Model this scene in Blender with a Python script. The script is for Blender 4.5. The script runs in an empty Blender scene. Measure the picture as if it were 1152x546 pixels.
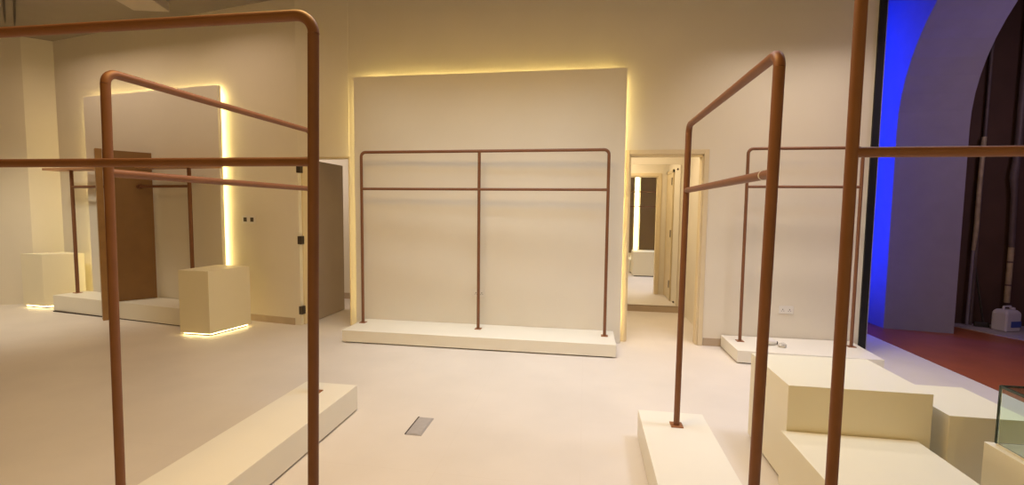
import bpy, bmesh, math, random
from mathutils import Vector, Matrix
random.seed(4)
S = bpy.context.scene
C = S.collection

# ------------------------------------------------------------------ camera
cd = bpy.data.cameras.new('camera'); cam = bpy.data.objects.new('camera', cd); C.objects.link(cam)
FPX = 525.91
cd.sensor_fit = 'HORIZONTAL'; cd.sensor_width = 36.0; cd.lens = 36.0 * FPX / 1152.0
cd.clip_start = 0.05; cd.clip_end = 100
ya, pi_, ro = math.radians(8.9286), math.radians(3.9995), math.radians(0.6384)
fw = Vector((-math.sin(ya) * math.cos(pi_), math.cos(ya) * math.cos(pi_), -math.sin(pi_)))
r0 = Vector((math.cos(ya), math.sin(ya), 0)); u0 = r0.cross(fw)
rr = math.cos(ro) * r0 + math.sin(ro) * u0; uu = -math.sin(ro) * r0 + math.cos(ro) * u0
M = Matrix((rr, uu, -fw)).transposed().to_4x4(); M.translation = Vector((0, 0, 1.46))
cam.matrix_world = M
S.camera = cam

# ------------------------------------------------------------------ view, world
S.view_settings.view_transform = 'Standard'
try: S.view_settings.look = 'None'
except Exception: pass
S.view_settings.gamma = 1.0
S.view_settings.use_curve_mapping = False
S.view_settings.exposure = 0.0
w = bpy.data.worlds.new('world'); S.world = w; w.use_nodes = True
w.node_tree.nodes['Background'].inputs[0].default_value = (1.0, 0.72, 0.42, 1)
w.node_tree.nodes['Background'].inputs[1].default_value = 0.02

# ------------------------------------------------------------------ lights
def aim(o, tgt):
    d = Vector(tgt) - o.location
    o.rotation_euler = d.to_track_quat('-Z', 'Y').to_euler()
def spot(name, loc, tgt, power, col, ang=100, blend=1.0, rad=0.12):
    l = bpy.data.lights.new(name, 'SPOT'); l.energy = power; l.color = col
    l.spot_size = math.radians(ang); l.spot_blend = blend; l.shadow_soft_size = rad
    o = bpy.data.objects.new(name, l); C.objects.link(o); o.location = loc; aim(o, tgt); return o
def area(name, loc, tgt, power, col, sx, sy, spread=180):
    l = bpy.data.lights.new(name, 'AREA'); l.shape = 'RECTANGLE'; l.size = sx; l.size_y = sy
    l.energy = power; l.color = col; l.spread = math.radians(spread)
    o = bpy.data.objects.new(name, l); C.objects.link(o); o.location = loc; aim(o, tgt); return o
KEY = (1.0, 0.91, 0.80)
YEL = (1.0, 0.62, 0.18)
def line(name, loc, rz, power, col, length, wid, spread):
    o = area(name, loc, (loc[0], loc[1], 0), power, col, length, wid, spread); o.rotation_euler = (0, 0, rz); return o
area('ceiling_light', (-0.6, 3.0, 3.8), (-0.6, 3.0, 0), 25, (0.66, 0.81, 0.98), 1.6, 0.9, 125)
area('ceiling_light', (0.9, 3.2, 3.8), (0.9, 3.2, 0), 6, (0.78, 0.86, 0.96), 1.2, 0.8, 125)
spot('ceiling_spot', (2.2, 2.9, 3.78), (2.2, 2.9, 0), 200, (0.72, 0.80, 0.98), 112, 0.9, 0.4)
line('wall_line_centre', (-1.15, 4.63, 3.82), 0, 10, (0.85, 0.90, 0.92), 2.9, 0.12, 64)
line('wall_line_right', (2.05, 4.63, 3.82), 0, 15, (1.0, 0.86, 0.76), 1.6, 0.14, 92)
line('wall_line_left', (-5.6, 4.75, 3.82), -0.149, 25, (1.0, 0.75, 0.55), 3.6, 0.10, 150)
spot('ceiling_spot', (-7.0, 3.9, 3.78), (-7.6, 4.7, 0), 265, (1.0, 0.93, 0.76), 80, 0.9, 0.22)
area('ceiling_fill', (-1.0, 1.8, 3.8), (-1.0, 1.8, 0), 86, (1.0, 0.64, 0.22), 1.5, 1.5)  # broad warm fill added for ambient light, the ceiling itself does not glow
area('front_fill', (-2.0, -2.9, 1.3), (-1.6, 3.0, 1.2), 21, (1.0, 0.56, 0.03), 4.0, 2.2)  # added yellow fill behind the camera, warms surfaces facing it; no fixture modelled
area('corridor_light', (0.4, 6.1, 2.55), (0.4, 6.1, 0), 22, (1.0, 0.78, 0.48), 1.0, 0.5)
area('corridor_light', (-4.15, 6.1, 2.5), (-4.1, 6.15, 0), 11, (1.0, 0.86, 0.77), 0.5, 0.4)
area('blue_shopfront_light', (3.02, 6.95, 2.3), (3.9, 6.95, 2.3), 72, (0.0, 0.022, 1.0), 0.1, 3.6)
area('blue_shopfront_light', (3.0, 6.36, 2.2), (4.0, 6.5, 2.2), 11, (0.05, 0.06, 1.0), 0.06, 3.6)  # second blue lamp, added out of view to tint the arch reveal
area('outside_light', (4.6, 4.2, 3.3), (5.0, 6.4, 0.6), 17, (0.84, 0.62, 0.92), 0.8, 0.8)

# ------------------------------------------------------------------ materials
def mat(name, col, rough=0.5, metal=0.0, noise=0.0, scale=6.0, bump=0.0, bscale=200, spec=0.5):
    m = bpy.data.materials.new(name); m.use_nodes = True
    nt = m.node_tree; b = nt.nodes['Principled BSDF']
    b.inputs['Roughness'].default_value = rough; b.inputs['Metallic'].default_value = metal
    b.inputs['Specular IOR Level'].default_value = spec
    b.inputs['Base Color'].default_value = (*col, 1)
    tc = nt.nodes.new('ShaderNodeTexCoord')
    if noise:
        n = nt.nodes.new('ShaderNodeTexNoise'); n.inputs['Scale'].default_value = scale; n.inputs['Detail'].default_value = 5
        nt.links.new(tc.outputs['Object'], n.inputs['Vector'])
        cr = nt.nodes.new('ShaderNodeValToRGB'); e = cr.color_ramp.elements
        e[0].position = 0.3; e[1].position = 0.7
        e[0].color = (*[c * (1 - noise) for c in col], 1); e[1].color = (*[min(1, c * (1 + noise)) for c in col], 1)
        nt.links.new(n.outputs['Fac'], cr.inputs['Fac']); nt.links.new(cr.outputs['Color'], b.inputs['Base Color'])
    if bump:
        n2 = nt.nodes.new('ShaderNodeTexNoise'); n2.inputs['Scale'].default_value = bscale
        nt.links.new(tc.outputs['Object'], n2.inputs['Vector'])
        bp = nt.nodes.new('ShaderNodeBump'); bp.inputs['Strength'].default_value = bump; bp.inputs['Distance'].default_value = 0.002
        nt.links.new(n2.outputs['Fac'], bp.inputs['Height']); nt.links.new(bp.outputs['Normal'], b.inputs['Normal'])
    return m
def emit(name, col, s):
    m = bpy.data.materials.new(name); m.use_nodes = True; nt = m.node_tree
    nt.nodes.remove(nt.nodes['Principled BSDF']); e = nt.nodes.new('ShaderNodeEmission')
    e.inputs[0].default_value = (*col, 1); e.inputs[1].default_value = s
    nt.links.new(e.outputs[0], nt.nodes['Material Output'].inputs[0]); return m
def glass(name, col=(0.9, 1, 0.95)):
    m = bpy.data.materials.new(name); m.use_nodes = True; b = m.node_tree.nodes['Principled BSDF']
    b.inputs['Base Color'].default_value = (*col, 1); b.inputs['Roughness'].default_value = 0.02
    b.inputs['Transmission Weight'].default_value = 1.0; b.inputs['IOR'].default_value = 1.3
    return m
def tile_floor(name, col, joint, size, rough):
    m = mat(name, col, rough, noise=0.05, scale=1.6, bump=0.08, bscale=60)
    nt = m.node_tree; b = nt.nodes['Principled BSDF']; src = b.inputs['Base Color'].links[0].from_socket
    tc = nt.nodes.new('ShaderNodeTexCoord'); br = nt.nodes.new('ShaderNodeTexBrick')
    br.offset = 0.0; br.inputs['Scale'].default_value = 1.0
    br.inputs['Brick Width'].default_value = size; br.inputs['Row Height'].default_value = size
    br.inputs['Mortar Size'].default_value = 0.0012; br.inputs['Mortar Smooth'].default_value = 0.4
    br.inputs['Color1'].default_value = (0, 0, 0, 1); br.inputs['Color2'].default_value = (0, 0, 0, 1); br.inputs['Mortar'].default_value = (1, 1, 1, 1)
    nt.links.new(tc.outputs['Object'], br.inputs['Vector'])
    mx = nt.nodes.new('ShaderNodeMix'); mx.data_type = 'RGBA'
    nt.links.new(br.outputs['Color'], mx.inputs[0]); nt.links.new(src, mx.inputs[6]); mx.inputs[7].default_value = (*joint, 1)
    nt.links.new(mx.outputs[2], b.inputs['Base Color'])
    return m
m_wall = mat('wall_paint', (0.78, 0.715, 0.60), 0.75, noise=0.02, scale=2, bump=0.1, bscale=90)
m_panel = mat('panel_paint', (0.80, 0.755, 0.67), 0.6, noise=0.02, scale=1.5, bump=0.05)
m_white = mat('plinth_lacquer', (0.85, 0.785, 0.60), 0.42, noise=0.012, scale=3)
m_white2 = mat('platform_lacquer', (0.86, 0.82, 0.72), 0.42, noise=0.012, scale=3)
m_floor = tile_floor('floor_tile', (0.72, 0.655, 0.59), (0.68, 0.61, 0.54), 0.8, 0.45)
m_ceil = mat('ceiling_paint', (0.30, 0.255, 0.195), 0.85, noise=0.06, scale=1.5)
m_ceil2 = mat('duct_paint', (0.50, 0.43, 0.34), 0.7, noise=0.04)
m_skirt = mat('skirting_tile', (0.44, 0.34, 0.24), 0.5, noise=0.05)
m_copper = mat('copper_paint', (0.215, 0.088, 0.04), 0.52, metal=0.1, noise=0.06, scale=12)
m_copper_plate = mat('copper_plate', (0.36, 0.15, 0.065), 0.4, metal=0.4, noise=0.05)
m_gap = mat('shadow_gap', (0.05, 0.03, 0.02), 0.8, noise=0.1)
m_led = emit('warm_led', (1.0, 0.80, 0.32), 34)
m_led2 = emit('warm_led_base', (1.0, 0.80, 0.36), 14)
m_door = mat('door_laminate', (0.36, 0.29, 0.22), 0.5, noise=0.03, scale=3)
m_cream = mat('cream_frame', (0.72, 0.60, 0.40), 0.5, noise=0.02)
m_hinge = mat('hinge_metal', (0.10, 0.08, 0.065), 0.4, metal=0.7, noise=0.05)
m_mirror = mat('mirror_glass', (0.90, 0.90, 0.88), 0.01, metal=1.0, noise=0.002)
m_plastic = mat('white_plastic', (0.80, 0.76, 0.70), 0.35, noise=0.01)
m_dark = mat('dark_plastic', (0.035, 0.03, 0.028), 0.4, noise=0.05)
m_wood = mat('brown_board', (0.235, 0.125, 0.045), 0.5, noise=0.06, scale=5)
m_wood2 = mat('oak_edge', (0.36, 0.20, 0.075), 0.45, noise=0.08, scale=14)
m_shelf = mat('shelf_board', (0.46, 0.24, 0.12), 0.45, noise=0.06, scale=10)
m_black = mat('black_metal', (0.006, 0.006, 0.008), 0.5, noise=0.1)
m_steel = mat('brushed_steel', (0.46, 0.43, 0.43), 0.4, metal=0.25, noise=0.06, scale=40)
m_fac = mat('facade_plaster', (0.27, 0.25, 0.28), 0.8, noise=0.04)
m_brown = mat('dark_brown_wall', (0.085, 0.045, 0.03), 0.75, noise=0.12, scale=3)
m_red = mat('red_stone_floor', (0.33, 0.085, 0.03), 0.42, noise=0.10, scale=4)
m_kerb = mat('pale_stone', (0.42, 0.36, 0.38), 0.6, noise=0.06)
m_pipe = mat('conduit', (0.42, 0.34, 0.22), 0.5, noise=0.25, scale=9)
m_pipe2 = mat('grey_pipe', (0.12, 0.09, 0.09), 0.5, noise=0.15, scale=9)
m_pipe3 = mat('pale_grey_pipe', (0.26, 0.23, 0.27), 0.5, noise=0.1)
m_can = mat('can_plastic', (0.62, 0.60, 0.66), 0.4, noise=0.04)
m_blue = mat('blue_label', (0.05, 0.09, 0.36), 0.5, noise=0.05)
m_glass = glass('clear_glass')
m_edge = mat('dark_glass_edge', (0.03, 0.045, 0.035), 0.25, noise=0.05)
m_shopglass = glass('shopfront_glass', (0.96, 0.97, 1.0))
m_clear = mat('crumpled_plastic', (0.72, 0.68, 0.60), 0.25, noise=0.05, scale=30)

# ------------------------------------------------------------------ helpers
def thing(name, label, cat, loc, group=None):
    o = bpy.data.objects.new(name, None); C.objects.link(o); o.location = loc; o.empty_display_size = 0.1
    o['label'] = label; o['category'] = cat
    if group: o['group'] = group
    return o
def wloc(o):
    v = Vector((0, 0, 0))
    while o: v += o.location; o = o.parent
    return v
def obj(name, bm, m, parent=None, smooth=False, bevel=0.0, origin=None):
    """world-space bmesh -> ONE mesh object (under parent if given)"""
    bmesh.ops.recalc_face_normals(bm, faces=bm.faces[:])
    if parent is not None: base = wloc(parent); loc = Vector((0, 0, 0))
    else:
        if origin is None:
            xs = [v.co for v in bm.verts]
            mn = [min(c[i] for c in xs) for i in range(3)]; mx = [max(c[i] for c in xs) for i in range(3)]
            origin = ((mn[0] + mx[0]) / 2, (mn[1] + mx[1]) / 2, mn[2])
        base = Vector(origin); loc = base
    bmesh.ops.translate(bm, verts=bm.verts[:], vec=-base)
    me = bpy.data.meshes.new(name); bm.to_mesh(me); bm.free()
    if smooth:
        for p in me.polygons: p.use_smooth = True
        me.set_sharp_from_angle(angle=math.radians(40))
    me.materials.append(m)
    o = bpy.data.objects.new(name, me); C.objects.link(o); o.location = loc
    if parent is not None: o.parent = parent
    if bevel:
        b = o.modifiers.new('bevel', 'BEVEL'); b.width = bevel; b.segments = 2; b.limit_method = 'ANGLE'
    return o
def tag(o, label, cat, group=None):
    o['label'] = label; o['category'] = cat
    if group: o['group'] = group
    return o
def struct(name, bm, m, parent=None, **k):
    o = obj(name, bm, m, parent, **k)
    if parent is None: o['kind'] = 'structure'
    return o
def prism(bm, pts, z0, z1):
    lo = [bm.verts.new((p[0], p[1], z0)) for p in pts]; hi = [bm.verts.new((p[0], p[1], z1)) for p in pts]
    n = len(pts)
    bm.faces.new(lo[::-1]); bm.faces.new(hi)
    for i in range(n): bm.faces.new((lo[i], lo[(i + 1) % n], hi[(i + 1) % n], hi[i]))
    return bm
def box(bm, x0, x1, y0, y1, z0, z1):
    return prism(bm, [(x0, y0), (x1, y0), (x1, y1), (x0, y1)], z0, z1)
def B(): return bmesh.new()
def bx(x0, x1, y0, y1, z0, z1): return box(B(), x0, x1, y0, y1, z0, z1)
def obox(bm, c, ax, hx, hy, z0, z1):
    """box with horizontal axis ax (unit 2D), half sizes hx along it and hy across"""
    ax = Vector((ax[0], ax[1])).normalized(); n = Vector((-ax.y, ax.x)); c = Vector((c[0], c[1]))
    pts = [c - ax * hx - n * hy, c + ax * hx - n * hy, c + ax * hx + n * hy, c - ax * hx + n * hy]
    return prism(bm, pts, z0, z1)
def tube(bm, pts, r, seg=14, cap=True):
    pts = [Vector(p) for p in pts]; n = len(pts); rings = []; up = None
    for i in range(n):
        if i == 0: t = pts[1] - pts[0]
        elif i == n - 1: t = pts[-1] - pts[-2]
        else: t = (pts[i + 1] - pts[i]).normalized() + (pts[i] - pts[i - 1]).normalized()
        t.normalize()
        if up is None:
            up = Vector((0, 0, 1)) if abs(t.z) < 0.9 else Vector((1, 0, 0))
        s = t.cross(up).normalized(); up = s.cross(t).normalized()
        rad = r[i] if isinstance(r, (list, tuple)) else r
        rings.append([bm.verts.new(pts[i] + rad * (math.cos(a) * s + math.sin(a) * up)) for a in [2 * math.pi * k / seg for k in range(seg)]])
    for a, b in zip(rings, rings[1:]):
        for k in range(seg): bm.faces.new((a[k], a[(k + 1) % seg], b[(k + 1) % seg], b[k]))
    if cap: bm.faces.new(rings[0][::-1]); bm.faces.new(rings[-1])
    return bm
def lathe(bm, c, prof, seg=20):
    """prof: list of (radius, z)"""
    rings = [[bm.verts.new((c[0] + r * math.cos(a), c[1] + r * math.sin(a), c[2] + z)) for a in [2 * math.pi * k / seg for k in range(seg)]] for r, z in prof]
    for a, b in zip(rings, rings[1:]):
        for k in range(seg): bm.faces.new((a[k], a[(k + 1) % seg], b[(k + 1) % seg], b[k]))
    bm.faces.new(rings[0][::-1]); bm.faces.new(rings[-1]); return bm

# ------------------------------------------------------------------ room shell
CEIL = 3.90
def wl(x): return 5.25 - 0.15 * (x + 3.54)           # face of the slanting left stretch of the back wall
struct('floor', bx(-9.4, 3.42, -3.2, 7.6, -0.12, 0.0), m_floor, origin=(0, 0, 0))
def ceil_z(x): return 3.845 + 0.026 * (x + 7.7)      # the ceiling rises slightly to the right
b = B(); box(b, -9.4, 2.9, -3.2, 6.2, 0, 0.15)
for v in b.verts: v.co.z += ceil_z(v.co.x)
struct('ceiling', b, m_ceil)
WALLH = 4.2
# main back wall: right doorway X 0.46..1.24, left doorway X -3.45..-2.82
WF, WB = 5.30, 5.42
HD = 2.075
b = B(); box(b, -2.82, 0.44, WF, WB, 0, WALLH); box(b, 1.25, 2.832, WF, WB, 0, WALLH); box(b, 0.44, 1.25, WF, WB, HD, WALLH)
prism(b, [(-3.46, wl(-3.46)), (-2.82, 5.294), (-2.82, WB), (-3.46, WB)], HD, WALLH)
struct('wall_back', b, m_wall)
b = B(); prism(b, [(-7.75, wl(-7.75)), (-3.46, wl(-3.46) + 0.0), (-3.46, WB), (-7.75, wl(-7.75) + 0.15)], 0, WALLH)
struct('wall_back_left', b, m_wall)
b = B(); prism(b, [(-7.75, wl(-7.75)), (-7.75, 6.05), (-9.3, 6.05), (-9.3, -3.1), (-9.15, -3.1), (-9.15, 5.18), (-7.98, 5.64)], 0, WALLH)
struct('wall_left', b, m_wall)
struct('wall_front', bx(-9.3, 3.4, -3.2, -3.05, 0, WALLH), m_wall)
b = B(); box(b, 3.3, 3.42, -3.05, 1.4, 0, WALLH); struct('wall_right', b, m_wall)
# skirting tiles
b = B(); prism(b, [(-4.45, wl(-4.45) - 0.012), (-3.545, wl(-3.545) - 0.012), (-3.545, wl(-3.545)), (-4.45, wl(-4.45))], 0, 0.085)
struct('baseboard_left', b, m_skirt)
b = B(); box(b, 0.36, 0.44, WF - 0.012, WF, 0, 0.085); struct('baseboard_back', b, m_skirt)
struct('baseboard_right', bx(1.295, 2.83, WF - 0.012, WF, 0, 0.085), m_skirt)
# corridor behind the back wall
CW = 6.97
struct('wall_corridor', bx(-4.6, 2.85, CW, CW + 0.12, 0, 2.75), m_wall)
struct('ceiling_corridor', bx(-4.6, 2.85, WB, CW + 0.1, 2.62, 2.74), m_wall)
b = B(); box(b, -4.7, -4.6, 5.45, CW + 0.1, 0, 2.74); struct('wall_corridor_left', b, m_wall)
b = B(); box(b, 1.40, 1.5, WB, CW, 0, 2.62); struct('wall_corridor_right', b, m_wall)
struct('baseboard_corridor', bx(-4.6, 1.40, CW - 0.015, CW, 0, 0.095), m_skirt)

# doors
def make_door(name, x_l, x_r, hinge_x, sgn, leaf_len, fm, lm, arch):
    d = bpy.data.objects.new(name, None); C.objects.link(d); d.location = ((x_l + x_r) / 2, WF, 0); d['kind'] = 'structure'
    b = B(); t = 0.018
    box(b, x_l, x_l + t, WF - 0.002, WB + 0.004, 0, HD); box(b, x_r - t, x_r, WF - 0.002, WB + 0.004, 0, HD)
    box(b, x_l, x_r, WF - 0.002, WB + 0.004, HD - t, HD)
    if arch:
        aw = 0.05
        box(b, x_r, x_r + aw, WF - 0.016, WF, 0, HD + aw); box(b, x_l - aw, x_l, WF - 0.016, WF, 0, HD + aw); box(b, x_l, x_r, WF - 0.016, WF, HD, HD + aw)
    obj('door_frame', b, fm, d, bevel=0.002)
    lx0, lx1 = (hinge_x, hinge_x + 0.042) if sgn > 0 else (hinge_x - 0.042, hinge_x)
    leaf = obj('door_leaf', bx(lx0, lx1, WB + 0.012, WB + 0.012 + leaf_len, 0.008, HD - 0.022), lm, d, bevel=0.002)
    return d, leaf
d1, leaf1 = make_door('door_1', -3.46, -2.82, -3.442, 1, 0.76, m_cream, m_door, False)
for z in (0.19, 1.06, 1.93):
    b = B(); box(b, -3.478, -3.428, wl(-3.47) - 0.012, wl(-3.47) + 0.052, z - 0.05, z + 0.05)
    obj('hinge', b, m_hinge, d1, bevel=0.003)
d2, leaf2 = make_door('door_2', 0.46, 1.235, 1.215, -1, 0.80, m_cream, m_cream, True)
bpy.data.objects.remove(leaf2)
d3 = bpy.data.objects.new('door_3', None); C.objects.link(d3); d3.location = (1.39, 5.7, 0); d3['kind'] = 'structure'
b = B(); box(b, 1.372, 1.399, 5.43, 5.47, 0, 2.14); box(b, 1.372, 1.399, 5.95, 6.0, 0, 2.14); box(b, 1.372, 1.399, 5.43, 6.0, 2.09, 2.14)
obj('door_frame', b, m_cream, d3, bevel=0.003)
obj('door_leaf', bx(1.378, 1.398, 5.474, 5.946, 0.01, 2.085), m_cream, d3)
for z in (0.27, 1.10, 1.95):
    obj('hinge', bx(1.362, 1.378, 5.925, 5.965, z - 0.06, z + 0.06), m_hinge, d3, bevel=0.003)
b = B()
box(b, 1.235, 1.285, WB, WB + 0.016, 0, HD + 0.05); box(b, 0.41, 0.46, WB, WB + 0.016, 0, HD + 0.05); box(b, 0.46, 1.235, WB, WB + 0.016, HD, HD + 0.05)
obj('door_casing', b, m_cream, d2, bevel=0.002)

# mirror on the corridor wall
mt = thing('wall_mirror', 'tall frameless mirror fixed with screws on the wall behind the right doorway', 'mirror', (0.9, 6.95, 0.095))
obj('mirror_glass', bx(0.30, 1.31, 6.945, 6.951, 0.10, 2.125), m_mirror, mt)
obj('backing_board', bx(0.30, 1.31, 6.951, CW - 0.001, 0.10, 2.125), m_dark, mt)
for x, z in ((1.27, 0.16), (1.27, 2.06), (0.34, 0.16), (0.34, 2.06)):
    b = B(); tube(b, [(x, 6.946, z), (x, 6.938, z)], 0.014, 12); obj('screw_cap', b, m_hinge, mt)

# ------------------------------------------------------------------ shopfront, facade with the arch
struct('trim_2', bx(2.897, 2.907, WF - 0.01, WB + 0.02, 0, CEIL + 0.2), m_steel)
struct('trim_1', bx(2.832, 2.895, WF - 0.02, WB + 0.02, 0, CEIL + 0.2), m_black)
struct('wall_shopfront_end', bx(2.80, 2.88, WB + 0.02, 7.6, 0, 4.6), m_wall)
# facade: X 3.79 .. 4.5, arch springing at 2.5
def arch(xc, R, yc, n=28):
    pts = [(yc + R, -0.1)] + [(yc + R * math.cos(math.pi * k / n), 2.5 + R * math.sin(math.pi * k / n)) for k in range(n + 1)] + [(yc - R, -0.1)]
    return [(xc, p[0], p[1]) for p in pts]
A0, A1 = arch(3.79, 1.885, 4.675), arch(4.5, 1.78, 4.66)
def facade(bm):
    outer = lambda x, A: [(x, 7.7, -0.1)] + [(x, 7.7 if p[1] > 4.7 else 1.2, max(p[2], -0.1)) for p in A[1:-1]] + [(x, 1.2, -0.1)]
    def ring(x, A):
        inner = [bm.verts.new(p) for p in A]
        out = []
        for i, p in enumerate(A):
            ang = math.atan2(p[2] - 2.5, p[1] - 4.67)
            if i == 0: q = (x, 7.7, -0.1)
            elif i == len(A) - 1: q = (x, 1.2, -0.1)
            else:
                c, s = math.cos(ang), max(0, math.sin(ang)); k = min((3.03 / abs(c)) if abs(c) > 1e-6 else 99, (2.6 / s) if s > 1e-6 else 99)
                q = (x, 4.67 + k * c, 2.5 + k * s)
            out.append(bm.verts.new(q))
        return inner, out
    i0, o0 = ring(3.79, A0); i1, o1 = ring(4.5, A1)
    for a, b2 in ((i0, o0), (i1, o1), (i0, i1), (o0, o1)):
        for k in range(len(a) - 1): bm.faces.new((a[k], a[k + 1], b2[k + 1], b2[k]))
    bm.faces.new((i0[0], o0[0], o1[0], i1[0])); bm.faces.new((i0[-1], o0[-1], o1[-1], i1[-1]))
    return bm
struct('wall_facade', facade(B()), m_fac)
struct('floor_outside', bx(3.425, 9.0, 0.5, 7.7, -0.12, 0.0), m_red)
struct('wall_outside', bx(4.5, 9.0, 7.02, 7.2, 0, 5.2), m_brown)
struct('wall_outside_right', bx(8.9, 9.0, 0.5, 7.02, 0, 5.2), m_brown)
struct('wall_outside_near', bx(3.5, 9.0, 0.4, 0.5, 0, 5.2), m_brown)
struct('ceiling_outside', bx(2.9, 9.0, 0.4, 7.7, 5.1, 5.2), m_brown)
struct('wall_bulkhead', bx(2.88, 2.98, 0.5, 7.6, CEIL, 5.1), m_wall)
b = B(); prism(b, [(4.62, 7.02), (4.80, 6.82), (4.98, 6.40), (5.4, 5.75), (7.5, 5.3), (8.9, 5.3), (8.9, 7.02)], 0.0, 0.012)
struct('floor_kerb', b, m_kerb)
struct('wall_far_end', bx(2.8, 4.0, 7.58, 7.7, 0, 5.1), m_fac)

# ------------------------------------------------------------------ backlit wall panels
LW = 0.05
def led(bm, pts, r=0.006):
    return tube(bm, pts, r, 6)
p1 = thing('backlit_wall_panel', 'wide cream wall panel with warm glowing edges behind the central rack', 'panel', (-1.15, 5.26, 0.0), 'backlit wall panels')
obj('board', bx(-2.705, 0.403, 5.20, 5.248, 0.0, 2.98), m_panel, p1, bevel=0.001)
obj('batten', bx(-2.5, 0.2, 5.248, 5.30, 0.0, 2.78), m_wall, p1)
obj('led_strip', bx(-2.64, 0.338, 5.249, 5.255, 2.905, 2.915), m_led, p1)
obj('led_strip', bx(0.328, 0.338, 5.249, 5.255, 0.1, 2.905), m_led, p1)
obj('led_strip', bx(-2.64, -2.63, 5.249, 5.255, 0.1, 2.905), m_led, p1)
# left panel lies along the slanting wall
AX = Vector((1, -0.15)).normalized(); NX = Vector((0.15, 1)).normalized()
def lw(x, off):                                     # point on the slanting wall at x, off metres in front of it
    p = Vector((x, wl(x))) - NX * off; return p
def lbox(x0, x1, o0, o1, z0, z1):
    return prism(B(), [lw(x0, o0), lw(x1, o0), lw(x1, o1), lw(x0, o1)], z0, z1)
p2 = thing('backlit_wall_panel', 'cream wall panel with bright vertical light edge behind the wooden divider', 'panel', (-5.8, 5.5, 0.0), 'backlit wall panels')
obj('board', lbox(-6.99, -4.56, 0.105, 0.058, 0.0, 2.975), m_panel, p2, bevel=0.001)
obj('batten', lbox(-6.8, -4.72, 0.058, 0.001, 0.0, 2.8), m_wall, p2)
obj('led_strip', lbox(-4.605, -4.595, 0.057, 0.050, 0.1, 2.905), m_led, p2)
obj('led_strip', lbox(-6.92, -4.605, 0.057, 0.051, 2.905, 2.915), m_led, p2)
obj('led_strip', lbox(-6.98, -6.97, 0.057, 0.044, 0.1, 2.905), m_led, p2)

# ------------------------------------------------------------------ platforms
def platform(label, pts, h, m=None, inset=0.03, gap=0.012):
    cx = sum(p[0] for p in pts) / len(pts); cy = sum(p[1] for p in pts) / len(pts)
    t = thing('display_platform', label, 'platform', (cx, cy, 0), 'low display platforms')
    obj('deck', prism(B(), pts, gap, h), m or m_white2, t, bevel=0.003)
    ip = [(p[0] + (cx - p[0]) / max(0.01, abs(cx - p[0])) * inset * (1 if abs(cx - p[0]) > 0.02 else 0), p[1] + (cy - p[1]) / max(0.01, abs(cy - p[1])) * inset) for p in pts]
    obj('recessed_base', prism(B(), ip, 0.0, gap), m_gap, t)
    return t
def rect(x0, x1, y0, y1): return [(x0, y0), (x1, y0), (x1, y1), (x0, y1)]
platform('long low white platform under the central rack', rect(-2.59, 0.325, 4.65, 5.198), 0.137)
platform('low white platform in the right foreground under a rack running away from the camera', rect(0.36, 0.755, 1.36, 3.03), 0.182)
platform('low white platform in the left foreground under a rack running away from the camera', rect(-1.998, -1.60, 1.42, 3.075), 0.188)
platform('low white platform under the back right rack beside the black shopfront frame', [(1.475, 4.72), (2.72, 4.66), (2.76, 5.285), (1.475, 5.285)], 0.130)
def lp(x, y): return (x, y)
platform('low white platform on the far left under the wooden divider', [(-7.20, 5.29), (-4.62, 4.86), (-4.56, 5.28), (-7.12, 5.66)], 0.222)
# inlaid edge strip of the left foreground platform
platform('low white platform below the near left rack, under the picture edge', rect(-2.6, -0.5, 0.97, 1.37), 0.182)
platform('low white platform below the near right rack, under the picture edge', rect(0.4, 2.5, 0.84, 1.24), 0.182)

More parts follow.
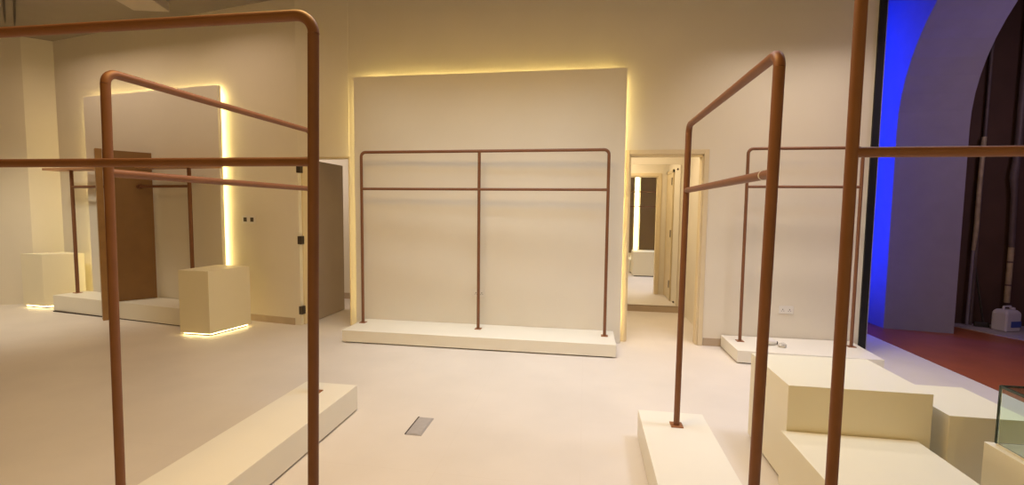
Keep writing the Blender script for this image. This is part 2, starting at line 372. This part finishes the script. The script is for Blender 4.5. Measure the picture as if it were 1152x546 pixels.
# ------------------------------------------------------------------ copper racks
def elbow(p, d0, d1, R, n=7):
    """points of a rounded corner at p from direction d0 (arriving) to d1 (leaving)"""
    p, d0, d1 = Vector(p), Vector(d0).normalized(), Vector(d1).normalized()
    out = []
    for k in range(n + 1):
        a = math.pi / 2 * k / n
        out.append(p - d0 * R * (1 - math.sin(a)) + d1 * R * (1 - math.cos(a)))
    return out
def rack(label, A, Bp, zb, zt, zm, r, mid=(), R=0.045, topA=None, topB=None, plate=0.035, rm=None, ring=None):
    """A, Bp: feet (x, y); topA/topB: where the posts end up when they stand slightly out of plumb"""
    topA = topA or A; topB = topB or Bp; rm = rm or r * 0.9
    c = ((A[0] + Bp[0]) / 2, (A[1] + Bp[1]) / 2, zb)
    t = thing('clothing_rack', label, 'clothing rack', c, 'copper clothing racks')
    def pt(f, tp, z):
        k = (z - zb) / (zt - zb); return Vector((f[0] + (tp[0] - f[0]) * k, f[1] + (tp[1] - f[1]) * k, z))
    a1, b1 = pt(A, topA, zt), pt(Bp, topB, zt); d = (b1 - a1).normalized(); up = Vector((0, 0, 1))
    for f, tp in ((A, topA), (Bp, topB)):
        obj('post', tube(B(), [pt(f, tp, zb + 0.006), pt(f, tp, zt - R)], r), m_copper, t, smooth=True)
    pts = elbow(a1, up, d, R) + elbow(b1, d, -up, R)
    obj('top_rail', tube(B(), pts, r), m_copper, t, smooth=True)
    obj('hang_rail', tube(B(), [pt(A, topA, zm), pt(Bp, topB, zm)], rm), m_copper, t, smooth=True)
    feet = [A, Bp]
    for k in mid:
        q = (A[0] + (Bp[0] - A[0]) * k, A[1] + (Bp[1] - A[1]) * k)
        obj('post', tube(B(), [(q[0], q[1], zb + 0.006), (q[0], q[1], zt)], r), m_copper, t, smooth=True); feet.append(q)
    for q in feet:
        b = obox(B(), q, (d.x, d.y), plate, plate, zb, zb + 0.007)
        obj('foot_plate', b, m_copper_plate, t, bevel=0.0015)
    if ring is not None:
        p = pt(A, topA, zm).lerp(pt(Bp, topB, zm), ring); dd = (pt(Bp, topB, zm) - pt(A, topA, zm)).normalized()
        obj('joint_ring', tube(B(), [p, p + dd * 0.006], rm * 1.08, 16), m_plastic, t)
    return t
rack('wide copper rack with a middle post against the glowing central panel', (-2.525, 5.012), (0.222, 4.967), 0.137, 2.09, 1.679, 0.0165, mid=(0.4995,), R=0.05)
rack('copper rack running away from the camera on the right foreground platform', (0.563, 1.59), (0.563, 2.84), 0.182, 1.955, 1.583, 0.0172, topA=(0.581, 1.59), topB=(0.572, 2.84), ring=0.06)
rack('copper rack running away from the camera on the left foreground platform', (-1.836, 1.55), (-1.815, 2.90), 0.188, 1.966, 1.585, 0.0165, topA=(-1.814, 1.55), topB=(-1.815, 2.90), rm=0.016)
rack('copper rack against the right end of the back wall beside the black shopfront frame', (1.602, 5.07), (2.650, 5.07), 0.130, 2.10, 1.72, 0.0155, R=0.05)
rack('nearest copper rack on the left, its top rail running out of the picture', (-2.45, 1.165), (-0.752, 1.165), 0.182, 1.965, 1.583, 0.0145, topB=(-0.716, 1.165), R=0.05, rm=0.0125)
rack('nearest copper rack on the right, its rail crossing the blue lit arch', (0.524, 1.045), (2.3, 1.045), 0.182, 1.975, 1.583, 0.0115, topA=(0.526, 1.045), R=0.045, rm=0.0105)

# far left rack with a shelf on top and a wooden divider through its middle
t = thing('clothing_rack', 'dark copper rack with a flat top board on the far left platform', 'clothing rack', (-6.0, 5.35, 0.222), 'copper clothing racks')
fA, fB = Vector((-7.06, 5.50)), Vector((-4.90, 5.175))
for f in (fA, fB):
    obj('post', tube(B(), [(f.x, f.y, 0.228), (f.x, f.y, 1.935)], 0.022), m_copper, t, smooth=True)
    obj('foot_plate', obox(B(), f, AX, 0.04, 0.04, 0.222, 0.229), m_copper_plate, t)
q0 = Vector((-6.03, 5.0)); q1 = Vector((-5.70, 5.455))      # the divider's front and back ends
RV = (fB - fA).normalized(); QD = q1 - q0
DK = ((q0.x - fA.x) * QD.y - (q0.y - fA.y) * QD.x) / (RV.x * QD.y - RV.y * QD.x)
for k0, k1 in ((0.0, DK - 0.012), (DK + 0.075, (fB - fA).length)):
    a_, b_ = fA + RV * k0, fA + RV * k1
    obj('hang_rail', tube(B(), [(a_.x, a_.y, 1.71), (b_.x, b_.y, 1.71)], 0.018), m_copper, t, smooth=True)
cen = (fA + fB) / 2
for k0, k1 in ((-0.41, DK - 0.11), (DK + 0.13, 2.59)):
    obj('top_board', obox(B(), fA + RV * ((k0 + k1) / 2), RV, (k1 - k0) / 2, 0.11, 1.935, 1.965), m_shelf, t, bevel=0.003)
dv = thing('wooden_divider', 'tall brown wooden divider standing across the far left platform', 'divider', (-5.95, 5.2, 0), None)
dvd = (q1 - q0).normalized(); dn = Vector((dvd.y, -dvd.x))
obj('board', prism(B(), [q0 + dn * 0.0 + dvd * 0.05, q0 + dn * 0.03 + dvd * 0.05, q1 + dn * 0.03 - dvd * .02, q1 - dvd * .02], 0.226, 2.155), m_wood, dv, bevel=0.002)
obj('edge_post', prism(B(), [q0 - dn * 0.085 - dvd * 0.02, q0 + dn * 0.04 - dvd * 0.02, q0 + dn * 0.04 + dvd * 0.045, q0 - dn * 0.085 + dvd * 0.045], 0.0, 2.165), m_wood2, dv, bevel=0.003)
b = B(); km = fA + RV * (DK + 0.035)
tube(b, [(km.x - 0.022, km.y + 0.003, 1.71), (km.x + 0.03, km.y - 0.0045, 1.71)], 0.03, 14); obj('rail_socket', b, m_copper, dv)

# ------------------------------------------------------------------ plinths
def plinth(label, pts, h, gap=0.02, ledbase=False, inset=0.02, name='display_plinth', m=None):
    cx = sum(p[0] for p in pts) / len(pts); cy = sum(p[1] for p in pts) / len(pts)
    t = thing(name, label, 'plinth', (cx, cy, 0), 'white display plinths')
    obj('body', prism(B(), pts, gap, h), m or m_white, t, bevel=0.002)
    sc = lambda k: [(cx + (p[0] - cx) * k, cy + (p[1] - cy) * k) for p in pts]
    k = 1 - inset / 0.3
    obj('recessed_base', prism(B(), sc(k), 0.0, gap), m_gap, t)
    if ledbase:
        o = prism(B(), sc(k + 0.03), gap - 0.012, gap - 0.001); obj('led_strip', o, m_led2, t)
    return t
plinth('tall white plinth in the stepped cluster at the right, highest of the three', rect(1.076, 1.755, 2.606, 3.17), 0.553)
plinth('middle height white plinth right of the highest one in the stepped cluster', rect(1.832, 2.20, 2.606, 3.055), 0.45)
plinth('lowest white plinth at the bottom right in front of the tallest one', rect(1.046, 1.692, 1.72, 2.600), 0.308)
plinth('white plinth under the glass case at the right edge', rect(1.868, 2.46, 1.80, 2.444), 0.40)
plinth('square white plinth with light glowing under its base in front of the left doorway wall', [(-4.515, 4.57), (-4.13, 4.565), (-4.03, 5.09), (-4.49, 5.10)], 0.742, gap=0.03, ledbase=True, inset=0.04)
plinth('far left white plinth with yellow lit side beside the left platform', [(-7.90, 5.43), (-7.50, 5.40), (-7.16, 5.69), (-7.55, 5.77)], 0.765, gap=0.03, ledbase=True, inset=0.04)

# glass case
g = thing('glass_showcase', 'clear glass case with dark edges on the plinth at the right edge', 'glass case', (2.17, 2.12, 0.40))
gx0, gx1, gy0, gy1, gz0, gz1 = 1.895, 2.44, 1.83, 2.415, 0.402, 0.676
obj('base_tray', bx(gx0, gx1, gy0, gy1, 0.401, 0.409), m_white, g)
e = 0.005
obj('pane', bx(gx0 + e, gx1 - e, gy1 - e, gy1, gz0 + 0.01, gz1 - e), m_glass, g)
obj('pane', bx(gx0, gx0 + e, gy0 + e, gy1 - e, gz0 + 0.01, gz1 - e), m_glass, g)
obj('pane', bx(gx1 - e, gx1, gy0 + e, gy1 - e, gz0 + 0.01, gz1 - e), m_glass, g)
obj('pane', bx(gx0 + e, gx1 - e, gy0, gy0 + e, gz0 + 0.01, gz1 - e), m_glass, g)
obj('top_pane', bx(gx0, gx1, gy0, gy1, gz1, gz1 + 0.006), m_glass, g)
b = B(); k = 0.0042
for x in (gx0, gx1):
    for y in (gy0, gy1): box(b, x - k, x + k, y - k, y + k, gz0 + 0.007, gz1 + 0.006)
for x in (gx0, gx1): box(b, x - k, x + k, gy0, gy1, gz1 - 0.005, gz1 + 0.007)
for y in (gy0, gy1): box(b, gx0, gx1, y - k, y + k, gz1 - 0.005, gz1 + 0.007)
obj('edge_frame', b, m_edge, g)

# ------------------------------------------------------------------ sockets and small things
def socket(label, c, ax, z, wd=0.146, ht=0.086, dark=False):
    """twin wall socket; c is a point on the wall face, ax runs along the wall, room side is -normal"""
    ax = Vector(ax).normalized(); n = Vector((-ax.y, ax.x)); c = Vector(c)
    t = thing('wall_socket', label, 'socket', (c.x, c.y, z), None)
    def slab(off0, off1, x0, x1, z0, z1):
        return prism(B(), [c + ax * x0 - n * off1, c + ax * x1 - n * off1, c + ax * x1 - n * off0, c + ax * x0 - n * off0], z + z0, z + z1)
    pl = obj('plate', slab(0.0005, 0.009, -wd / 2, wd / 2, -ht / 2, ht / 2), m_plastic, t, bevel=0.003)
    for s in (-1, 1):
        if dark:
            obj('socket_insert', slab(0.009, 0.012, s * wd / 4 - 0.026, s * wd / 4 + 0.026, -0.027, 0.027), m_hinge, pl, bevel=0.002)
        else:
            q = obj('switch', slab(0.009, 0.012, s * 0.03 - 0.006, s * 0.03 + 0.006, 0.014, 0.030), m_plastic, pl)
            b = B()
            for dx, dz, hh in ((-0.011, -0.012, 0.003), (0.011, -0.012, 0.003), (0.0, 0.004, 0.006)):
                cc = s * 0.034
                pr = [c + ax * (cc + dx - 0.0035) - n * 0.0097, c + ax * (cc + dx + 0.0035) - n * 0.0097, c + ax * (cc + dx + 0.0035) - n * 0.0085, c + ax * (cc + dx - 0.0035) - n * 0.0085]
                prism(b, pr, z + dz - hh, z + dz + hh)
            obj('pin_holes', b, m_dark, pl)
    return t
socket('white double wall socket above the back right platform', (2.12, WF), (1, 0), 0.432)
socket('white double socket low on the central panel behind the middle post', (-1.195, 5.20), (1, 0), 0.50)
socket('pair of dark socket inserts on the wall left of the open door', lw(-4.225, 0), (1, -0.15), 1.30, 0.22, 0.10, True)

fb = thing('floor_box', 'steel floor socket box lid set in the tiles in the middle of the room', 'floor box', (-1.07, 2.92, 0.0))
obj('frame', bx(-1.128, -1.016, 2.79, 3.045, 0.0, 0.004), m_steel, fb, bevel=0.001)
obj('lid', bx(-1.120, -1.024, 2.798, 3.036, 0.004, 0.007), m_steel, fb, bevel=0.001)
obj('hinge_edge', bx(-1.128, -1.120, 2.79, 3.045, 0.004, 0.0075), m_gap, fb)

# white device left on the back right platform
dvz = 0.130
t = thing('power_adapter', 'small white device with dark ends lying on the back right platform', 'device', (1.86, 4.98, dvz))
b = B(); tube(b, [(1.775, 4.99, dvz + 0.032), (1.79, 4.99, dvz + 0.034), (1.86, 4.985, dvz + 0.034), (1.905, 4.98, dvz + 0.028), (1.918, 4.98, dvz + 0.026)], [0.022, 0.031, 0.033, 0.025, 0.018], 14)
obj('body', b, m_plastic, t, smooth=True)
b = B(); tube(b, [(1.805, 4.955, dvz + 0.048), (1.835, 4.952, dvz + 0.052)], 0.009, 8); obj('dark_button', b, m_dark, t, smooth=True)
b = B(); tube(b, [(1.917, 4.98, dvz + 0.026), (1.93, 4.98, dvz + 0.025)], 0.015, 10); obj('dark_end', b, m_dark, t, smooth=True)
b = B(); bmesh.ops.create_icosphere(b, subdivisions=3, radius=0.034)
for v in b.verts:
    k = 1 + random.uniform(-0.22, 0.22); v.co = Vector((v.co.x * k * 1.15 + 1.955, v.co.y * k + 4.92, max(0.0005, v.co.z * k * 0.7 + 0.020) + dvz))
tag(obj('crumpled_wrapper', b, m_clear), 'crumpled clear plastic wrapper next to the small white device', 'wrapper')

# ------------------------------------------------------------------ things seen through the arch
PY = 6.93
t = thing('wall_conduit', 'taped vertical conduit on the dark wall beyond the arch', 'pipe', (5.0, PY, 0))
b = B(); tube(b, [(4.992, PY, 1.0), (5.0, PY - .01, 1.25), (5.005, PY, 1.8), (5.015, PY, 2.46)], [0.02, 0.027, 0.025, 0.027], 10); obj('tape_wrap', b, m_pipe, t, smooth=True)
b = B(); tube(b, [(4.985, PY, 0.012), (4.992, PY, 1.02)], 0.017, 10); obj('pipe', b, m_pipe3, t, smooth=True)
b = B(); tube(b, [(5.045, PY + .03, 0.012), (5.045, PY + .03, 4.6)], 0.02, 10); obj('backing_pipe', b, m_pipe2, t, smooth=True)
t = thing('wall_conduit', 'thicker vertical pipe with pale lower half at the right picture edge', 'pipe', (5.45, PY, 0.3))
b = B(); tube(b, [(5.42, PY, 0.33), (5.42, PY, 1.05)], 0.031, 10); obj('pale_sleeve', b, m_pipe, t, smooth=True)
b = B(); tube(b, [(5.42, PY, 1.05), (5.40, PY, 1.75), (5.37, PY - .01, 1.95), (5.40, PY, 2.25), (5.40, PY, 4.6)], [0.034, 0.034, 0.045, 0.04, 0.036], 10); obj('pipe', b, m_pipe2, t, smooth=True)
for z in (0.55, 0.85):
    b = B(); tube(b, [(5.42, PY, z), (5.42, PY, z + 0.02)], 0.034, 10); obj('clamp', b, m_pipe2, t)
t = thing('broom', 'thin dark broom leaning on the wall beyond the arch', 'broom', (5.1, 6.9, 0.012))
b = B(); tube(b, [(5.03, 7.005, 1.05), (5.13, 6.87, 0.07)], 0.012, 8); obj('stick', b, m_dark, t, smooth=True)
b = B(); obox(b, (5.10, 6.855), (1, -0.3), 0.075, 0.022, 0.0125, 0.075); obj('broom_head', b, m_dark, t, bevel=0.012)

# jerry can
t = thing('jerry_can', 'white plastic jerry can with blue label on the kerb beyond the arch', 'jerry can', (5.25, 6.70, 0.012))
ax = Vector((0.95, 0.3)).normalized()
bm = obox(B(), (5.25, 6.70), ax, 0.112, 0.085, 0.0125, 0.25)
top = [f for f in bm.faces if f.calc_center_median().z > 0.245][0]
ex = bmesh.ops.extrude_discrete_faces(bm, faces=[top])['faces'][0]
cx = ex.calc_center_median()
for v in ex.verts: v.co = Vector((cx.x + (v.co.x - cx.x) * 0.72, cx.y + (v.co.y - cx.y) * 0.7, 0.285))
cb = obj('body', bm, m_can, t, bevel=0.018)
n = Vector((-ax.y, ax.x))
lbl = Vector((5.25, 6.70)) - n * 0.0865 + ax * 0.03
obj('label', obox(B(), lbl, ax, 0.074, 0.003, 0.07, 0.145), m_blue, cb)['label'] = 'blue paper label'
b = B(); a3 = Vector((ax.x, ax.y, 0)); c3 = Vector((5.25, 6.70, 0))
tube(b, [c3 - a3 * 0.06 + Vector((0, 0, 0.275)), c3 - a3 * 0.05 + Vector((0, 0, 0.32)), c3 + a3 * 0.045 + Vector((0, 0, 0.32)), c3 + a3 * 0.06 + Vector((0, 0, 0.275))], 0.014, 10)
obj('handle', b, m_can, t, smooth=True)
b = B(); lathe(b, c3 + a3 * 0.085 + Vector((0, 0, 0.265)), [(0.024, 0), (0.026, 0.01), (0.026, 0.035), (0.02, 0.04)]); obj('cap', b, m_can, t, smooth=True)

# ------------------------------------------------------------------ ceiling services on the left
tag(obj('ceiling_duct', prism(B(), [(-5.30, 4.45), (-4.85, 4.50), (-5.028, 5.118), (-5.426, 5.015)], 3.80, 3.915), m_ceil2, bevel=0.01), 'pale boxed duct under the dark ceiling at upper left', 'duct')
for k, (xa, ya, xb, yb) in enumerate(((-7.66, 5.36, -6.30, 4.43), (-7.78, 5.34, -6.42, 4.40))):
    b = B(); tube(b, [(xa, ya, 3.857), (xb, yb, 3.857)], 0.011, 8)
    tag(obj('ceiling_conduit', b, m_hinge, smooth=True), ('right' if k == 0 else 'left') + ' hand thin conduit of two on the ceiling at the top left corner', 'conduit', 'ceiling conduits')

# ------------------------------------------------------------------ behind the camera (shows in the corridor mirror)
p3 = thing('backlit_wall_panel', 'dark panel with a vertical light line reflected in the mirror beyond the doorway', 'panel', (1.9, -2.95, 0.0), 'backlit wall panels')
obj('board', bx(1.86, 3.2, -2.975, -2.95, 0.0, 3.2), m_door, p3)
obj('board', bx(0.6, 1.66, -2.975, -2.95, 0.0, 3.2), m_door, p3)
obj('led_strip', bx(1.70, 1.80, -2.99, -2.98, 0.1, 3.2), m_led2, p3)
